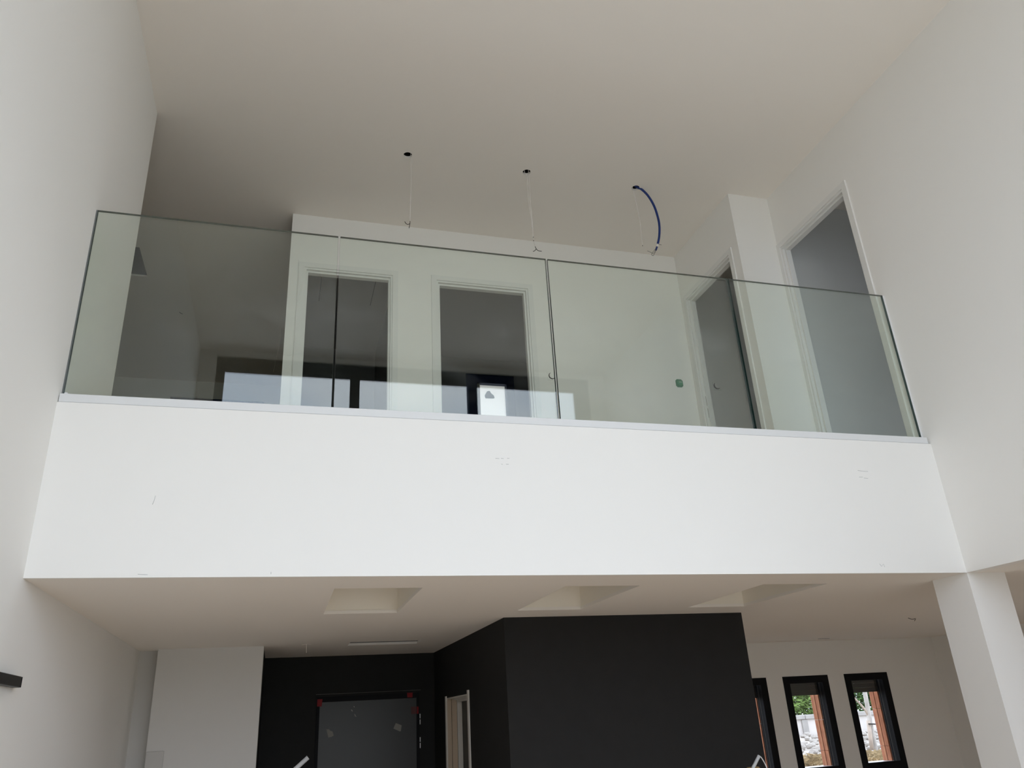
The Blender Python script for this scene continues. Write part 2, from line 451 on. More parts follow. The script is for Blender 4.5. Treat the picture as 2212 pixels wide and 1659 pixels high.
# ------------------------------------------------------------------ structure: ground floor under the balcony
slab('wall_lower_strip', rect(XL, -0.904, 0, ZC), [], FY, 7.10, 7.22, GREYPLASTER, 'narrow recessed grey wall strip at the lower left')
slab('wall_lower_left', rect(-0.904, -0.108, 0, ZC), [], FY, 6.98, 7.22, PALEGREY, 'pale wall panel beside the black entrance niche')
slab('wall_niche_left', [(7.22, 0), (8.24, 0), (8.24, ZC), (7.22, ZC)], [], FX, -0.23, -0.108, BLACKW, 'black left side of the entrance niche')
slab('wall_niche_back', rect(-0.108, 1.505, 0, ZC), [rect(0.3845, 1.3565, 0.001, 2.134)], FY, 8.124, 8.24, BLACKW, 'black entrance wall around the front door')
DC = (6.625, 7.530, 2.055)
slab('wall_niche_right', [(5.572, 0), (8.124, 0), (8.124, ZC), (5.572, ZC)], [rect(DC[0], DC[1], 0.001, DC[2])], FX, 1.505, 1.630, BLACKW,
     'black side wall of the niche with a cream doorway')
slab('wall_black_front', rect(1.505, 3.384, 0, ZC), [], FY, 5.442, 5.572, BLACKW, 'large charcoal wall facing the room')
slab('wall_black_right', [(5.572, 0), (8.226, 0), (8.226, ZC), (5.572, ZC)], [], FX, 3.26, 3.384, WHITE, 'right side of the charcoal block')
slab('wall_block_far', rect(1.63, 3.26, 0, ZC), [], FY, 7.95, 8.07, WHITE, 'far wall inside the cream doorway')
WIN = [(4.693, 5.291), (5.503, 6.101), (6.322, 6.920)]
WB, WT = 1.105, 2.126
slab('wall_dining_back', rect(3.26, 7.9, 0, ZC), [rect(a, b, WB, WT) for a, b in WIN], FY, 8.226, 8.345, WHITE, 'pale dining wall with three slim black windows')
slab('wall_dining_right', [(1.1, 0), (8.226, 0), (8.226, ZC), (1.1, ZC)], [rect(3.6, 5.0, 0.85, 2.15)], FX, 7.684, 7.9, WHITE, 'right wall of the dining room')

# ------------------------------------------------------------------ doorway linings
def door_lining(name, label, f, a0, a1, top, w0, w1, out, stop_at):
    """a0..a1 clear rough opening, w0..w1 wall faces (w0 is the visible face), out = sign pointing out of the wall face."""
    d = thing(name, label, 'doorway', kind='structure')
    def bx(nm, aa, ab, za, zb, ta, tb, m=TRIM):
        bm = bmesh.new()
        prism(bm, rect(aa, ab, za, zb), [], f, min(ta, tb), max(ta, tb))
        return obj(nm, bm, m, d)
    c = 0.042
    e = w0 + out * 0.012
    bx('casing', a0 - c, a0 + .004, ZU, top + c, w0, e)
    bx('casing', a1 - .004, a1 + c, ZU, top + c, w0, e)
    bx('casing', a0 + .004, a1 - .004, top - .004, top + c, w0, e)
    j = 0.020
    bx('jamb', a0, a0 + j, ZU, top, w0, w1)
    bx('jamb', a1 - j, a1, ZU, top, w0, w1)
    bx('jamb', a0 + j, a1 - j, top - j, top, w0, w1)
    s = 0.016
    s0 = w0 + (w1 - w0) * stop_at
    bx('stop', a0 + j, a0 + j + s, ZU, top - j, s0, w1)
    bx('stop', a1 - j - s, a1 - j, ZU, top - j, s0, w1)
    bx('stop', a0 + j + s, a1 - j - s, top - j - s, top - j, s0, w1)
    return d

door_lining('door_1', 'first white cased doorway on the landing wall, from the left', FY, D1[0], D1[1], D1[2], Y2, Y2 + .07, -1, 0.35)
door_lining('door_2', 'second white cased doorway on the landing wall, with a window beyond', FY, D2[0], D2[1], D2[2], Y2, Y2 + .07, -1, 0.35)
d3 = door_lining('door_3', 'narrow white cased doorway on the landing side wall', FX, DS[0], DS[1], DS[2], X2, X2 + .07, -1, 0.35)
d4 = door_lining('door_4', 'large white cased doorway high on the right wall', FX, DR[0], DR[1], DR[2], XR, XR + .07, -1, 0.35)
for z in (4.36, 4.245):
    box('strike_plate', X2 + .022, X2 + .045, DS[1] - .0215, DS[1] - .0195, z - .045, z + .045, GALV, d3)

# window with navy frame in the room beyond door 2
w5 = thing('window_5', 'navy framed window with white pane seen through the second landing doorway', 'window', kind='structure')
for a, b, c_, d_ in ((1.990, 2.125, 4.2, 5.715), (2.490, 2.590, 4.2, 5.715), (2.125, 2.490, 5.605, 5.715), (2.125, 2.490, 4.2, 4.3)):
    box('frame', a, b, 8.385, 8.47, c_, d_, NAVYF, w5)
box('reveal', 2.125, 2.165, 8.42, 8.47, 4.3, 5.605, CREAMW, w5)
box('white_film', 2.165, 2.490, 8.455, 8.46, 4.3, 5.605, mat('back_lit_film', (0.9, 0.89, 0.87), 0.9, 0.0), w5)
fm = bpy.data.materials['back_lit_film'].node_tree
b_ = fm.nodes['Principled BSDF']
tl = fm.nodes.new('ShaderNodeBsdfTranslucent'); tl.inputs['Color'].default_value = (0.95, 0.93, 0.90, 1)
ms = fm.nodes.new('ShaderNodeMixShader'); ms.inputs['Fac'].default_value = 0.75
fm.links.new(b_.outputs[0], ms.inputs[1]); fm.links.new(tl.outputs[0], ms.inputs[2])
fm.links.new(ms.outputs[0], fm.nodes['Material Output'].inputs['Surface'])
bm = bmesh.new()
prism(bm, [(2.228, 5.465), (2.262, 5.525), (2.295, 5.535), (2.312, 5.500), (2.345, 5.475), (2.352, 5.440), (2.330, 5.432), (2.240, 5.432)], [], FY, 8.450, 8.4545)
obj('sticker_residue', bm, FILMBLOT, w5)
w6 = thing('window_6', 'dark window head at the far end of the left corridor', 'window', kind='structure')
for a, b, c_, d_ in ((-1.45, -1.33, 4.1, 5.70), (-0.47, -0.35, 4.1, 5.70), (-1.33, -0.47, 5.45, 5.70), (-1.33, -0.47, 4.1, 4.2)):
    box('frame', a, b, 9.60, 9.70, c_, d_, NAVYF, w6)
box('roller_shutter', -1.33, -0.47, 9.65, 9.68, 4.2, 5.45, SHUT, w6)

# ------------------------------------------------------------------ dining windows
BOARD = None
for k, (a, b) in enumerate(WIN):
    lab = ['slim black window half hidden behind the charcoal wall', 'slim black window in the middle, showing a retaining wall and rubble',
           'slim black window nearest the pillar, showing a pale tree trunk'][k]
    w = thing('window_%d' % (k + 2), lab, 'window', kind='structure')
    t = 0.083
    yb = 8.20
    box('frame', a, a + t, yb + .022, yb + .06, WB, WT, BLACKF, w)
    box('frame', b - t, b, yb + .022, yb + .06, WB, WT, BLACKF, w)
    box('frame', a + t, b - t, yb + .022, yb + .06, WT - .075, WT, BLACKF, w)
    box('frame', a + t, b - t, yb + .022, yb + .06, WB, WB + .085, BLACKF, w)
    # stepped jamb profiles behind the inner frame, both sides and the head
    for i in range(3):
        ya = yb + .064 + i * .026
        box('jamb_profile', b - t + .002 * (i % 2), b - .002, ya, ya + .020, WB + .02, WT - .02, [BLACKF, JAMBG, BLACKF][i], w)
        box('jamb_profile', a + .002, a + t - .002 * (i % 2), ya, ya + .020, WB + .02, WT - .02, BLACKF, w)
    box('jamb_core', b - t + .008, b - .002, yb + .060, yb + .142, WB + .02, WT - .02, BLACKF, w)
    box('jamb_core', a + .002, a + t - .008, yb + .060, yb + .142, WB + .02, WT - .02, BLACKF, w)
    bm = bmesh.new()
    bm.faces.new([bm.verts.new(p) for p in ((a + t, yb + .10, WB + .08), (b - t, yb + .10, WB + .08), (b - t, yb + .10, WT - .07), (a + t, yb + .10, WT - .07))])
    obj('pane', bm, PANE, w)
    # roller shutter let down a little at the head, slat by slat
    sh = thing('roller_shutter', None, None); sh.parent = w
    for i in range(3):
        z1 = WT - .055 - i * .050
        box('shutter_slat', a + .004, b - .004, yb + .150, yb + .160, z1 - .0495, z1, SHUT, sh)
    box('sill', a + .01, b - .01, yb + .06, yb + .30, WB + .055, WB + .080, STEEL, w)
    # terracotta boards on the outer reveal, right side, with open joints
    xr = b - t + .004
    yy = 8.364
    for i in range(4):
        wd_ = (0.031, 0.033, 0.035, 0.037)[i]
        zs = [(WB - .2, 1.335), (1.338, 1.655), (1.658, WT)] if k != 2 else [(WB - .2, 1.335), (1.338, 1.735), (1.738, WT)]
        if i % 2: zs = [(z0, z1) for z0, z1 in zs]
        for z0, z1 in zs:
            m_ = TERRA2 if (k == 2 and i == 2 and z1 < 1.8) else (TERRA if (i + k) % 2 == 0 or k == 2 else TERRA2)
            box('cladding_board', xr + (0.004 if i % 2 else 0), xr + .06, yy, yy + wd_, z0, z1, m_, w, bevel=.0015)
        yy += wd_ + .005

w7 = thing('window_7', 'unseen black framed window added to the dining side wall to brighten the room', 'window', kind='structure')  # added for more daylight in the dining room, never in view
for ya, yb_, za, zb in ((3.6, 3.68, .85, 2.15), (4.92, 5.0, .85, 2.15), (3.68, 4.92, 2.07, 2.15), (3.68, 4.92, .85, .93)):
    box('frame', 7.70, 7.78, ya, yb_, za, zb, BLACKF, w7)
bm = bmesh.new()
bm.faces.new([bm.verts.new(p) for p in ((7.74, 3.68, .93), (7.74, 4.92, .93), (7.74, 4.92, 2.07), (7.74, 3.68, 2.07))])
obj('pane', bm, PANE, w7)

# ------------------------------------------------------------------ black entrance door and cream doorway
d5 = thing('door_5', 'black entrance door with grey filmed panel, red tape and tape scraps', 'door', kind='structure')
box('frame', 0.385, 0.413, 8.112, 8.20, 0.0, 2.134, DOORF, d5)
box('frame', 1.328, 1.356, 8.112, 8.20, 0.0, 2.134, DOORF, d5)
box('frame', 0.413, 1.328, 8.112, 8.20, 2.088, 2.134, DOORF, d5)
box('head_strip', 0.375, 1.370, 8.118, 8.1235, 2.1565, 2.1598, mat('dull_lead_grey', (0.13, 0.13, 0.12), .7, .2), d5)
leaf = box('leaf', 0.413, 1.328, 8.128, 8.18, 0.005, 2.086, DOORP, d5)
for poly, m_, nm in (([(0.388, 2.116), (0.436, 2.116), (0.430, 2.052), (0.388, 2.054)], RED, 'red_tape'),
                     ([(1.235, 2.137), (1.289, 2.137), (1.287, 2.094), (1.237, 2.095)], RED, 'red_tape'),
                     ([(1.330, 2.008), (1.346, 2.008), (1.346, 1.944), (1.330, 1.944)], RED, 'red_tape')):
    bm = bmesh.new(); prism(bm, poly, [], FY, 8.1095, 8.1125); obj(nm, bm, m_, d5)
for poly, m_, nm in (([(1.276, 2.010), (1.326, 2.010), (1.326, 1.944), (1.278, 1.944)], mat('faded_red_tape', (0.10, 0.035, 0.035), .6, .3), 'red_tape'),
                     ([(0.482, 1.854), (0.505, 1.852), (0.520, 1.838), (0.540, 1.830), (0.551, 1.796), (0.535, 1.787), (0.503, 1.781)], TAPE, 'tape_scrap'),
                     ([(1.129, 1.873), (1.185, 1.850), (1.178, 1.800), (1.168, 1.797), (1.107, 1.826)], TAPE, 'tape_scrap'),
                     ([(0.735, 1.975), (0.747, 1.966), (0.758, 1.944), (0.740, 1.952)], TAPE, 'tape_scrap'),
                     ([(0.703, 2.014), (0.716, 2.008), (0.722, 1.992), (0.709, 2.002)], TAPE, 'tape_scrap'),
                     ([(0.728, 2.045), (0.734, 2.040), (0.738, 2.028), (0.731, 2.034)], TAPE, 'tape_scrap')):
    bm = bmesh.new(); prism(bm, poly, [], FY, 8.1255, 8.1285); obj(nm, bm, m_, d5)
for z in (1.896, 1.690):
    box('hinge', 1.3565, 1.3625, 8.102, 8.124, z - .047, z - .003, SILVER, d5)
    box('hinge', 1.3565, 1.3625, 8.102, 8.124, z + .006, z + .047, SILVER, d5)
d6 = thing('door_6', 'cream lined doorway in the black side wall of the niche', 'doorway', kind='structure')
yj = DC[1]
box('casing', 1.494, 1.506, 6.587, 6.632, 0, 2.082, CREAMW, d6)
box('casing', 1.494, 1.506, 7.505, 7.545, 0, 2.070, CREAMW, d6)
for x0, x1, pr, m_ in ((1.506, 1.545, .0, CREAM), (1.549, 1.594, .004, CREAM), (1.597, 1.640, .016, CREAMW)):
    box('jamb', x0, x1, yj - .022 - pr, yj, 0, DC[2], m_, d6)
box('jamb_backing', 1.506, 1.640, yj - .014, yj + .0, 0, DC[2], SHUT, d6)
box('jamb', 1.506, 1.640, DC[0], DC[0] + .020, 0, DC[2], CREAM, d6)
for x0, x1, pr in ((1.506, 1.560, .0), (1.563, 1.594, .010), (1.597, 1.640, .024)):
    box('head_jamb', x0, x1, DC[0] + .02, yj - .04, DC[2] - .012 - pr, DC[2], CREAMW, d6)
box('leaf', 1.645, 1.685, DC[0] - .02, yj - .01, 0.005, DC[2] - .01, DARKLEAF, d6)

# ------------------------------------------------------------------ balustrade
bal = thing('glass_balustrade', 'frameless clear glass balustrade standing along the white balcony front', 'balustrade', loc=(0, 0, 0))
box('base_channel', XL + .003, XR - .012, Y0 + .004, Y0 + .085, ZF + .003, 3.352, CHANNEL, bal, bevel=.002)
JX = [XL + .006, 0.197, 1.437, 2.686, XR - .012]
YG = 3.828
for i in range(4):
    a, b = JX[i] + (.006 if i else 0), JX[i + 1] - (.006 if i < 3 else 0)
    bm = bmesh.new()
    fs = add_box(bm, a, b, YG, YG + .0175, 3.352, 4.414)
    fs[0].material_index = 1
    fs[1].material_index = 2
    fs[3].material_index = 1
    fs[5].material_index = 1
    obj('glass_pane', bm, [GLASS, EDGE, TOPEDGE], bal)
box('edge_gasket', XL + .0005, XL + .0058, YG - .004, YG + .022, 3.352, 4.412, mat('grey_gasket', (0.16, 0.17, 0.17), .6, .3), bal)
box('edge_gasket', XR - .0118, XR - .0005, YG - .002, YG + .020, 3.352, 4.410, CHANNEL, bal)
box('wedge_clip', XL + .012, XL + .028, YG - .010, YG - .0005, 3.3525, 3.372, CHANNEL, bal, bevel=.003)

# faint pencil marks and scuffs on the balcony front
for pts in ([(-0.588, 2.828), (-0.583, 2.845), (-0.580, 2.869)], [(1.041, 3.107), (1.062, 3.107)], [(1.072, 3.108), (1.086, 3.108)], [(1.106, 3.110), (1.118, 3.110)],
            [(1.072, 3.076), (1.080, 3.076)], [(1.098, 3.077), (1.113, 3.077)], [(3.305, 3.112), (3.378, 3.108)], [(3.304, 3.071), (3.330, 3.072)], [(3.338, 3.066), (3.366, 3.064)],
            [(3.303, 2.553), (3.312, 2.538), (3.330, 2.552), (3.333, 2.534)], [(-0.05, 2.512), (-0.05, 2.522)], [(-0.61, 2.515), (-0.57, 2.512)]):
    tube('pencil_mark', [(x, Y0, z) for x, z in pts], .0011, GREYMARK, front, seg=5, curve=False)

# ------------------------------------------------------------------ loose wires at the ceiling cutouts
YW = 4.885
def wire_thing(label, paths, ends, name='loose_wire', extra=None):
    t = thing(name, label, 'wire', 'loose ceiling wires')
    sh = None
    for p in paths:
        sh = tube('sheath', [(x, y, z) for x, y, z in p], .0024, WIREW, t, seg=6, n=8)
    for p in ends:
        tube('bare_end', [(x, y, z) for x, y, z in p], .0026, COPPER, sh or t, seg=6, n=5)
    return t
wire_thing('single white wire with a hooked dark end, hanging from the leftmost ceiling cutout',
           [[(0.772, 4.880, 6.02), (0.771, 4.884, 5.93), (0.775, 4.885, 5.72), (0.768, 4.885, 5.45), (0.766, 4.885, 5.325)]],
           [[(0.766, 4.885, 5.328), (0.764, 4.885, 5.30), (0.758, 4.885, 5.265)], [(0.764, 4.885, 5.305), (0.748, 4.885, 5.297), (0.735, 4.885, 5.303), (0.726, 4.885, 5.320)]])
wire_thing('pair of white wires with a forked dark end, hanging from the middle ceiling cutout',
           [[(1.706, 4.890, 6.02), (1.706, 4.888, 5.945), (1.722, 4.885, 5.88), (1.722, 4.885, 5.60), (1.733, 4.885, 5.50), (1.734, 4.885, 5.40)],
            [(1.738, 4.880, 6.02), (1.738, 4.883, 5.935), (1.736, 4.885, 5.70), (1.736, 4.885, 5.58), (1.740, 4.885, 5.45), (1.737, 4.885, 5.30), (1.748, 4.885, 5.225)]],
           [[(1.747, 4.885, 5.228), (1.755, 4.885, 5.205)], [(1.755, 4.885, 5.207), (1.770, 4.885, 5.192), (1.798, 4.885, 5.190)],
            [(1.755, 4.885, 5.207), (1.742, 4.885, 5.188), (1.728, 4.885, 5.180)], [(1.7385, 4.885, 5.32), (1.7365, 4.885, 5.305)], [(1.738, 4.885, 5.285), (1.739, 4.885, 5.275)]])
bl = thing('blue_conduit', 'curved blue conduit with tied wire ends, hanging from the rightmost ceiling cutout', 'conduit')
tube('conduit', [(2.683, 4.890, 6.04), (2.688, 4.888, 5.970), (2.715, 4.886, 5.944), (2.748, 4.885, 5.928), (2.800, 4.885, 5.868), (2.842, 4.885, 5.770), (2.862, 4.885, 5.650),
                 (2.862, 4.885, 5.560), (2.845, 4.885, 5.460), (2.818, 4.885, 5.375)], .0098, BLUE, bl, seg=12, n=8)
tube('tie_collar', [(2.819, 4.885, 5.382), (2.811, 4.885, 5.358)], .0125, WIREW, bl, seg=10)
tube('conduit_tail', [(2.811, 4.885, 5.358), (2.796, 4.885, 5.325)], .008, BLUE, bl, seg=8)
for p in ([(2.803, 4.885, 5.345), (2.775, 4.885, 5.315), (2.752, 4.885, 5.280), (2.764, 4.885, 5.268), (2.786, 4.885, 5.300), (2.798, 4.885, 5.330)],
          [(2.800, 4.880, 5.340), (2.770, 4.880, 5.290), (2.748, 4.880, 5.292), (2.738, 4.880, 5.296), (2.715, 4.880, 5.305)],
          [(2.812, 4.885, 5.362), (2.832, 4.885, 5.382), (2.855, 4.885, 5.384)]):
    tube('wire_end', p, .0018, GALV, bl, seg=5)
wire_thing('thin white wire hanging beside the blue conduit',
           [[(2.668, 4.895, 6.00), (2.668, 4.893, 5.93), (2.672, 4.885, 5.82), (2.684, 4.885, 5.68), (2.688, 4.885, 5.56), (2.682, 4.885, 5.45), (2.681, 4.885, 5.360)]],
           [[(2.681, 4.885, 5.357), (2.680, 4.885, 5.350)]])
wire_thing('thin white wire hanging in the dark corridor behind the glass', [[(-0.168, 8.0, ZT), (-0.180, 8.0, 5.74), (-0.200, 8.0, 5.60), (-0.215, 8.0, 5.48), (-0.225, 8.0, 5.40)]], [])
wire_thing('tiny dark wire stub on the corridor ceiling', [], [[(-1.20, 7.80, ZT), (-1.185, 7.80, ZT - .012), (-1.165, 7.81, ZT - .016)]])
wire_thing('small white T-shaped wire stub on the lower ceiling, left of the grille',
           [[(0.226, 6.88, ZC), (0.226, 6.88, ZC - .035), (0.227, 6.88, ZC - .070)], [(0.190, 6.88, ZC - .004), (0.226, 6.88, ZC - .003), (0.262, 6.88, ZC - .004)]], [])
wire_thing('dark wire stub on the dining ceiling near the pillar', [], [[(5.488, 6.088, ZC), (5.53, 6.09, ZC - .012), (5.58, 6.10, ZC - .006)], [(5.67, 6.20, ZC), (5.69, 6.24, ZC - .012)]])

# ------------------------------------------------------------------ electrical boxes
sw = thing('socket_box', 'round white flush box without cover, behind a glass joint on the landing wall', 'socket', 'landing wall boxes')
bx_, bz_ = 2.145, 4.560
bm = bmesh.new(); prism(bm, rect(bx_ - .041, bx_ + .041, bz_ - .041, bz_ + .041), [circ(bx_, bz_, .031)], FY, Y2 - .003, Y2); obj('plate', bm, WHITE, sw)
bm = bmesh.new(); prism(bm, circ(bx_ + .004, bz_ + .003, .027), [], FY, Y2 - .008, Y2); obj('cap', bm, WHITE, sw)
bm = bmesh.new(); prism(bm, circ(bx_, bz_, .0308), [circ(bx_ + .004, bz_ + .003, .0271)], FY, Y2 - .0025, Y2); obj('gap', bm, CAVITY, sw)
gb = thing('junction_box', 'green plastic flush box on the landing wall beside the narrow doorway', 'junction box', 'landing wall boxes')
gx, gz = 3.368, 4.569
bm = bmesh.new()
prism(bm, rect(gx - .033, gx + .033, gz - .037, gz + .037), [], FY, Y2 - .012, Y2)
bmesh.ops.bevel(bm, geom=[e_ for e_ in bm.edges if abs((e_.verts[0].co - e_.verts[1].co).y) > .005], offset=.010, segments=3, affect='EDGES')
cov = obj('cover', bm, GREEN, gb)
bm = bmesh.new(); prism(bm, circ(gx + .003, gz + .003, .025), [circ(gx + .005, gz + .005, .0195)], FY, Y2 - .016, Y2 - .012); obj('ring', bm, GREEN2, cov)
bm = bmesh.new(); prism(bm, circ(gx + .005, gz + .005, .0195), [], FY, Y2 - .0145, Y2 - .012); obj('lid', bm, GREEN2, cov)
for dz in (.012, .004):
    box('label_strip', gx - .008, gx + .022, Y2 - .0165, Y2 - .0144, gz + dz - .003, gz + dz + .003, PALEG, cov)
s3 = thing('socket_box', 'loose white round switch cap on the grey wall inside the narrow doorway', 'socket')
u3, v3 = 3.955, 4.715
bm = bmesh.new(); prism(bm, rect(u3 - .042, u3 + .042, v3 - .042, v3 + .042), [], FY, 6.132, 6.14); obj('plate', bm, WHITE, s3)
bm = bmesh.new(); prism(bm, circ(u3, v3, .036), [], FY, 6.129, 6.132); obj('gap', bm, CAVITY, s3)
bm = bmesh.new(); prism(bm, circ(u3 + .005, v3 + .004, .034), [], FY, 6.115, 6.130); obj('cap', bm, WHITE, s3)

bk = thing('wall_bracket', 'short black bracket fixed low on the left wall', 'bracket')
box('body', XL, XL + .030, 3.55, 3.914, 2.073, 2.116, BRACKET, bk, bevel=.002)
box('end_cap', XL + .001, XL + .031, 3.914, 3.919, 2.074, 2.115, BLACKF, bk)
pl = thing('wall_plate', 'flat grey cover plate on the pale wall panel at the lower left', 'cover plate')
box('plate', -0.912 + .01, -0.777, 6.968, 6.98, 1.50, 1.766, GREYPLASTER, pl, bevel=.003)

# ------------------------------------------------------------------ ceiling grilles
ac = thing('ceiling_grille', 'slot of an unfinished air outlet in the lower ceiling near the black niche', 'air grille')
bm = bmesh.new()
g = .004
for ax, ay, bx2, by2 in ((ACX0 - g, ACY0 - g, ACX1 + g, ACY0 - g), (ACX1 + g, ACY0 - g, ACX1 + g, ACY1 + g), (ACX1 + g, ACY1 + g, ACX0 - g, ACY1 + g), (ACX0 - g, ACY1 + g, ACX0 - g, ACY0 - g)):
    bm.faces.new([bm.verts.new(p) for p in ((ax, ay, ZC + .019), (bx2, by2, ZC + .019), (bx2, by2, ZC + .25), (ax, ay, ZC + .25))])
bm.faces.new([bm.verts.new(p) for p in ((ACX0 - g, ACY0 - g, ZC + .25), (ACX1 + g, ACY0 - g, ZC + .25), (ACX1 + g, ACY1 + g, ZC + .25), (ACX0 - g, ACY1 + g, ZC + .25))])
obj('plenum', bm, mat('galvanised_plenum', (0.17, 0.17, 0.165), .7, .2), ac)
box('flange', ACX0 + .004, ACX1 - .004, ACY1 - .030, ACY1 - .004, ZC + .022, ZC + .028, GALV, ac)
box('vane', ACX0 + .01, ACX1 - .05, 7.00, 7.01, ZC + .02, ZC + .10, GALV, ac)
cs = thing('ceiling_slot', 'thin dark linear slot in the dining ceiling above the windows', 'air grille')
box('slot', 5.865, 6.008, 7.92, 7.945, ZC - .003, ZC, SHUT, cs)
box('rim', 5.855, 6.018, 7.912, 7.920, ZC - .002, ZC, CHANNEL, cs)
slab('ceiling_shade_plate', rect(0.0, 3.4, Y2 + .07, 8.4), [], FZ, ZT - .013, ZT - .001, mat('shaded_room_ceiling', (0.50, 0.49, 0.47), .95, .1), 'grey plate added under the ceiling to darken the rooms behind the landing doorways', 'ceiling')  # added plate, its grey stands in for the shade in the rooms
# closed access hatch in the ceiling of the first room
ah = thing('access_hatch', 'closed white ceiling hatch inside the first landing doorway', 'hatch')
box('panel', 0.200, 0.716, 6.775, 7.275, ZT - .023, ZT - .013, bpy.data.materials['shaded_room_ceiling'], ah)
for q in ((0.190, 0.200, 6.765, 7.285), (0.716, 0.722, 6.765, 7.285)):
    box('shadow_gap', *q, ZT - .0155, ZT - .013, CAVITY, ah)

# ------------------------------------------------------------------ tools at the bottom edge
ts = thing('tripod_stand', 'grey angled handle of a site stand in front of the black niche', 'stand', loc=(0, 0, 0))
px, py = 0.02, 5.0
tube('pole', [(px, py, 0.05), (px, py, 1.552)], .014, POLE, ts, seg=10, curve=False)
for k in range(3):
    an = math.radians(90 + 120 * k)
    tube('leg', [(px, py, 0.62), (px + .34 * math.cos(an), py + .34 * math.sin(an), .010)], .010, POLE, ts, seg=8, curve=False)
tube('handle', [(px - .03, py, 1.512), (0.125, py, 1.645), (0.202, py, 1.708)], .012, mat('pale_grip', (0.42, 0.42, 0.42), .5, .4), ts, seg=10, curve=False)
cp = thing('conduit_post', 'bent light grey tube with a white wire on a timber post before the charcoal wall', 'conduit')
qx, qy = 3.005, 5.0
box('timber_post', qx - .040, qx + .055, qy - .02, qy + .03, 0.0, 1.478, WOOD, cp, bevel=.012)
tube('tube', [(2.990, 4.972, 1.30), (2.990, 4.972, 1.455), (2.994, 4.972, 1.476), (3.010, 4.972, 1.494), (3.032, 4.972, 1.520), (3.052, 4.972, 1.542)], .0105, PVC, cp, seg=12, n=5)
tube('tube_mouth', [(3.0520, 4.9705, 1.5420), (3.0536, 4.969, 1.5437)], .0078, CAVITY, cp, seg=12, curve=False)
tube('wire', [(3.050, 4.968, 1.540), (3.062, 4.968, 1.532), (3.078, 4.968, 1.503), (3.090, 4.968, 1.470), (3.096, 4.968, 1.420), (3.07, 4.968, 1.36)], .0034, mat('bright_white_wire', (0.85, 0.85, 0.86), .5, .3), cp, seg=6)

# ------------------------------------------------------------------ outdoors behind the dining windows
slab('ground_garden', rect(-20, 45, 8.72, 60), [], FZ, 0.90, 1.02, SOIL, 'bare soil bank outside the dining windows', 'ground')
bm = bmesh.new()
prism(bm, [(-20.0, -0.3), (-26.0, 3.2), (-40.0, 4.2), (-40.0, -0.3)], [], FX, -45, 60)  # unseen slope, added to hold back low sky light
tag(obj('sky_block_slope', bm, mat('sky_block_green', (0.06, 0.085, 0.035), 0.95, 0.1, grain=0.4, gscale=1.5)), 'unseen green slope added far behind the camera to block the low sky', 'sky_block_slope', kind='structure')
slab('ground_corner', rect(XR + .071, 45, -1.25, 1.0), [], FZ, -0.35, -0.15, TERRACE, 'pale gravel strip beside the added side window', 'ground')
slab('ground_side', rect(7.95, 45, 1.0, 8.70), [], FZ, -0.35, -0.15, TERRACE, 'pale gravel terrace beside the dining room', 'ground')
slab('ground_front', rect(-40, 45, -60, -1.25), [], FZ, -0.35, -0.15, TERRACE, 'pale gravel terrace in front of the house', 'ground')
bm = bmesh.new()
prism(bm, [(12.5, 1.0), (12.5, 1.02), (15.97, 1.20), (15.97, 1.0)], [], FX, 5.0, 18.0)
tag(obj('ground_bank', bm, mat('pale_grit', (0.42, 0.38, 0.34), .95, .1, grain=.3, gscale=9)), 'gritty slope under the rubble stones, rising to the garden wall', 'ground', kind='structure')
gw = thing('garden_wall', 'pale retaining wall with grey coping behind the rubble', 'wall', kind='structure')
box('wall_face', 5.0, 18.0, 16.0, 16.25, 1.0, 1.52, CONCR, gw)
box('pilaster', 10.98, 11.12, 15.97, 16.0, 1.0, 1.51, COPING, gw)
x = 5.0
while x < 18.0:
    box('coping_block', x, x + .395, 15.95, 16.30, 1.52, 1.605, COPING, gw, bevel=.008)
    x += .405

base = None
placed = []
for i in range(1500):
    y = rnd.uniform(11.35, 15.7)
    x = y * rnd.uniform(.64, .86)
    s = rnd.uniform(.045, .095)
    if len(placed) >= 240:
        break
    if (11.7 < y < 12.35 and 9.2 < x < 9.8) or any((x - a) ** 2 + (y - b) ** 2 < (1.42 * (s + c_)) ** 2 for a, b, c_ in placed):
        continue
    placed.append((x, y, s))
    if base is None:
        bm = bmesh.new()
        bmesh.ops.create_icosphere(bm, subdivisions=2, radius=1)
        for v_ in bm.verts:
            v_.co *= 1 + rnd.uniform(-.16, .16)
        o = obj('rubble_stone', bm, STONE); base = o
        tag(o, 'pale rubble stone in the heap below the garden wall', 'stone', 'rubble stones below the garden wall')
    else:
        o = base.copy(); C.objects.link(o)
    o.scale = (s * rnd.uniform(.9, 1.15), s * rnd.uniform(.9, 1.15), s * rnd.uniform(.5, .8))
    o.rotation_euler = (0, 0, rnd.uniform(0, 6.28))
    o.location = (x, y, 1.02 + max(0, y - 12.5) * .18 / 3.5 + o.scale[2] * .8)

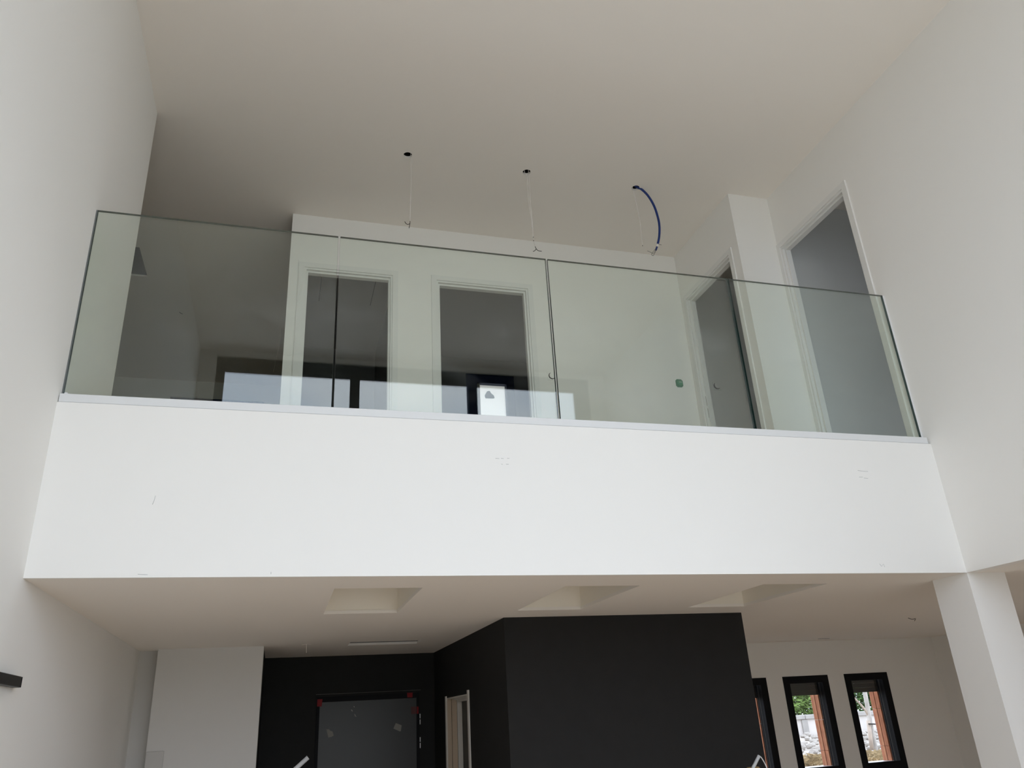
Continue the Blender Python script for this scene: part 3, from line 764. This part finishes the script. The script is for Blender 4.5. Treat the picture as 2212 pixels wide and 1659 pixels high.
bm = bmesh.new()
for i in range(6500):
    y = rnd.uniform(8.9, 10.9)
    x = y * rnd.uniform(.60, .86) + rnd.uniform(-.15, .15)
    h = rnd.uniform(.05, .17)
    a = rnd.uniform(0, 6.28); w_ = rnd.uniform(.004, .010)
    dx, dy = math.cos(a), math.sin(a)
    l = rnd.uniform(.2, 1.0) * h
    b0 = Vector((x - dy * w_, y + dx * w_, 1.015)); b1 = Vector((x + dy * w_, y - dx * w_, 1.015))
    m0 = Vector((x + dx * l * .5, y + dy * l * .5, 1.02 + h * .8)); tp = Vector((x + dx * l * 1.3, y + dy * l * 1.3, 1.02 + h * rnd.uniform(.4, 1)))
    vs = [bm.verts.new(q_) for q_ in (b0, b1, m0, tp)]
    bm.faces.new(vs[:3]); bm.faces.new((vs[1], vs[3], vs[2]))
tag(obj('dry_grass', bm, STRAW), 'tangled dry straw grass on the bank under the windows', 'grass', kind='stuff')

def bush(x, y, z, r, h, m, label, n=8000):
    t = thing('leafy_bush', label, 'bush', 'bushes beyond the garden wall')
    bm = bmesh.new()
    for _ in range(n):
        th, ph = rnd.uniform(0, 6.28), math.acos(rnd.uniform(-.6, 1))
        rr = r * rnd.uniform(.45, 1.0)
        c = Vector((x + rr * math.sin(ph) * math.cos(th), y + rr * math.sin(ph) * math.sin(th), z + h * .45 + rr / r * h * .55 * math.cos(ph)))
        L = rnd.uniform(.08, .20); W_ = L * rnd.uniform(.16, .34)
        d = Vector((rnd.uniform(-1, 1), rnd.uniform(-1, 1), rnd.uniform(-.9, .5))).normalized()
        s_ = d.orthogonal().normalized() * W_
        vs = [bm.verts.new(q_) for q_ in (c - d * L * .5, c + s_ * .5, c + d * L * .5, c - s_ * .5)]
        bm.faces.new(vs)
    f_ = obj('foliage', bm, m, t); f_['kind'] = 'stuff'
    bm = bmesh.new()
    for _ in range(7):
        a = rnd.uniform(0, 6.28)
        add_tube(bm, smooth_path([(x, y, 1.0), (x + .2 * r * math.cos(a), y + .2 * r * math.sin(a), z + .3 * h), (x + .75 * r * math.cos(a), y + .75 * r * math.sin(a), z + .85 * h)], 4), .022, 5, .006)
    obj('stems', bm, BARK, t)
for x, y, r, h, m, lab in (
        (7.6, 17.7, 1.0, 2.3, LEAF2, 'light green bush above the garden wall, behind the half hidden dining window'),
        (9.7, 17.7, 1.0, 2.2, LEAF, 'dark green bush above the garden wall, left of the view in the middle window'),
        (11.8, 17.7, 1.0, 2.2, LEAF2, 'light green bush above the garden wall, right of the view in the middle window'),
        (13.9, 17.7, 1.0, 2.3, LEAF, 'dark green bush above the garden wall, behind the pale tree trunk'),
        (16.0, 17.7, 1.0, 2.3, LEAF2, 'light green bush at the far end of the garden wall'),
        (10.6, 20.6, 1.5, 3.6, LEAF, 'tall dark bush in the second row, seen in the middle window'),
        (13.9, 20.6, 1.5, 3.6, LEAF, 'tall dark bush in the second row, seen in the window nearest the pillar'),
        (17.2, 20.6, 1.5, 3.6, LEAF, 'tall dark bush in the second row, at the far end of the garden wall')):
    bush(x, y, 1.0, r, h, m, lab)

tr_ = thing('young_tree', 'pale bare tree trunk with a side branch outside the window nearest the pillar', 'tree')
tube('trunk', [(9.535, 12.0, 0.98), (9.54, 12.0, 1.40), (9.56, 12.0, 1.70), (9.57, 12.0, 2.2), (9.55, 12.0, 2.9)], .042, BARK, tr_, seg=10, r2=.032)
tube('branch', [(9.55, 12.0, 1.56), (9.50, 12.0, 1.68), (9.40, 12.0, 1.81), (9.25, 12.0, 1.96)], .022, STAKE, tr_, seg=8, r2=.012)
sk = thing('tree_stake', 'short timber stake tied beside the pale tree trunk', 'stake')
tube('post', [(9.425, 11.96, 0.98), (9.485, 11.96, 1.52)], .032, STAKE, sk, seg=10, curve=False)
tube('tie', [(9.445, 11.92, 1.47), (9.52, 11.91, 1.465), (9.60, 11.95, 1.46)], .012, SHUT, sk, seg=6)
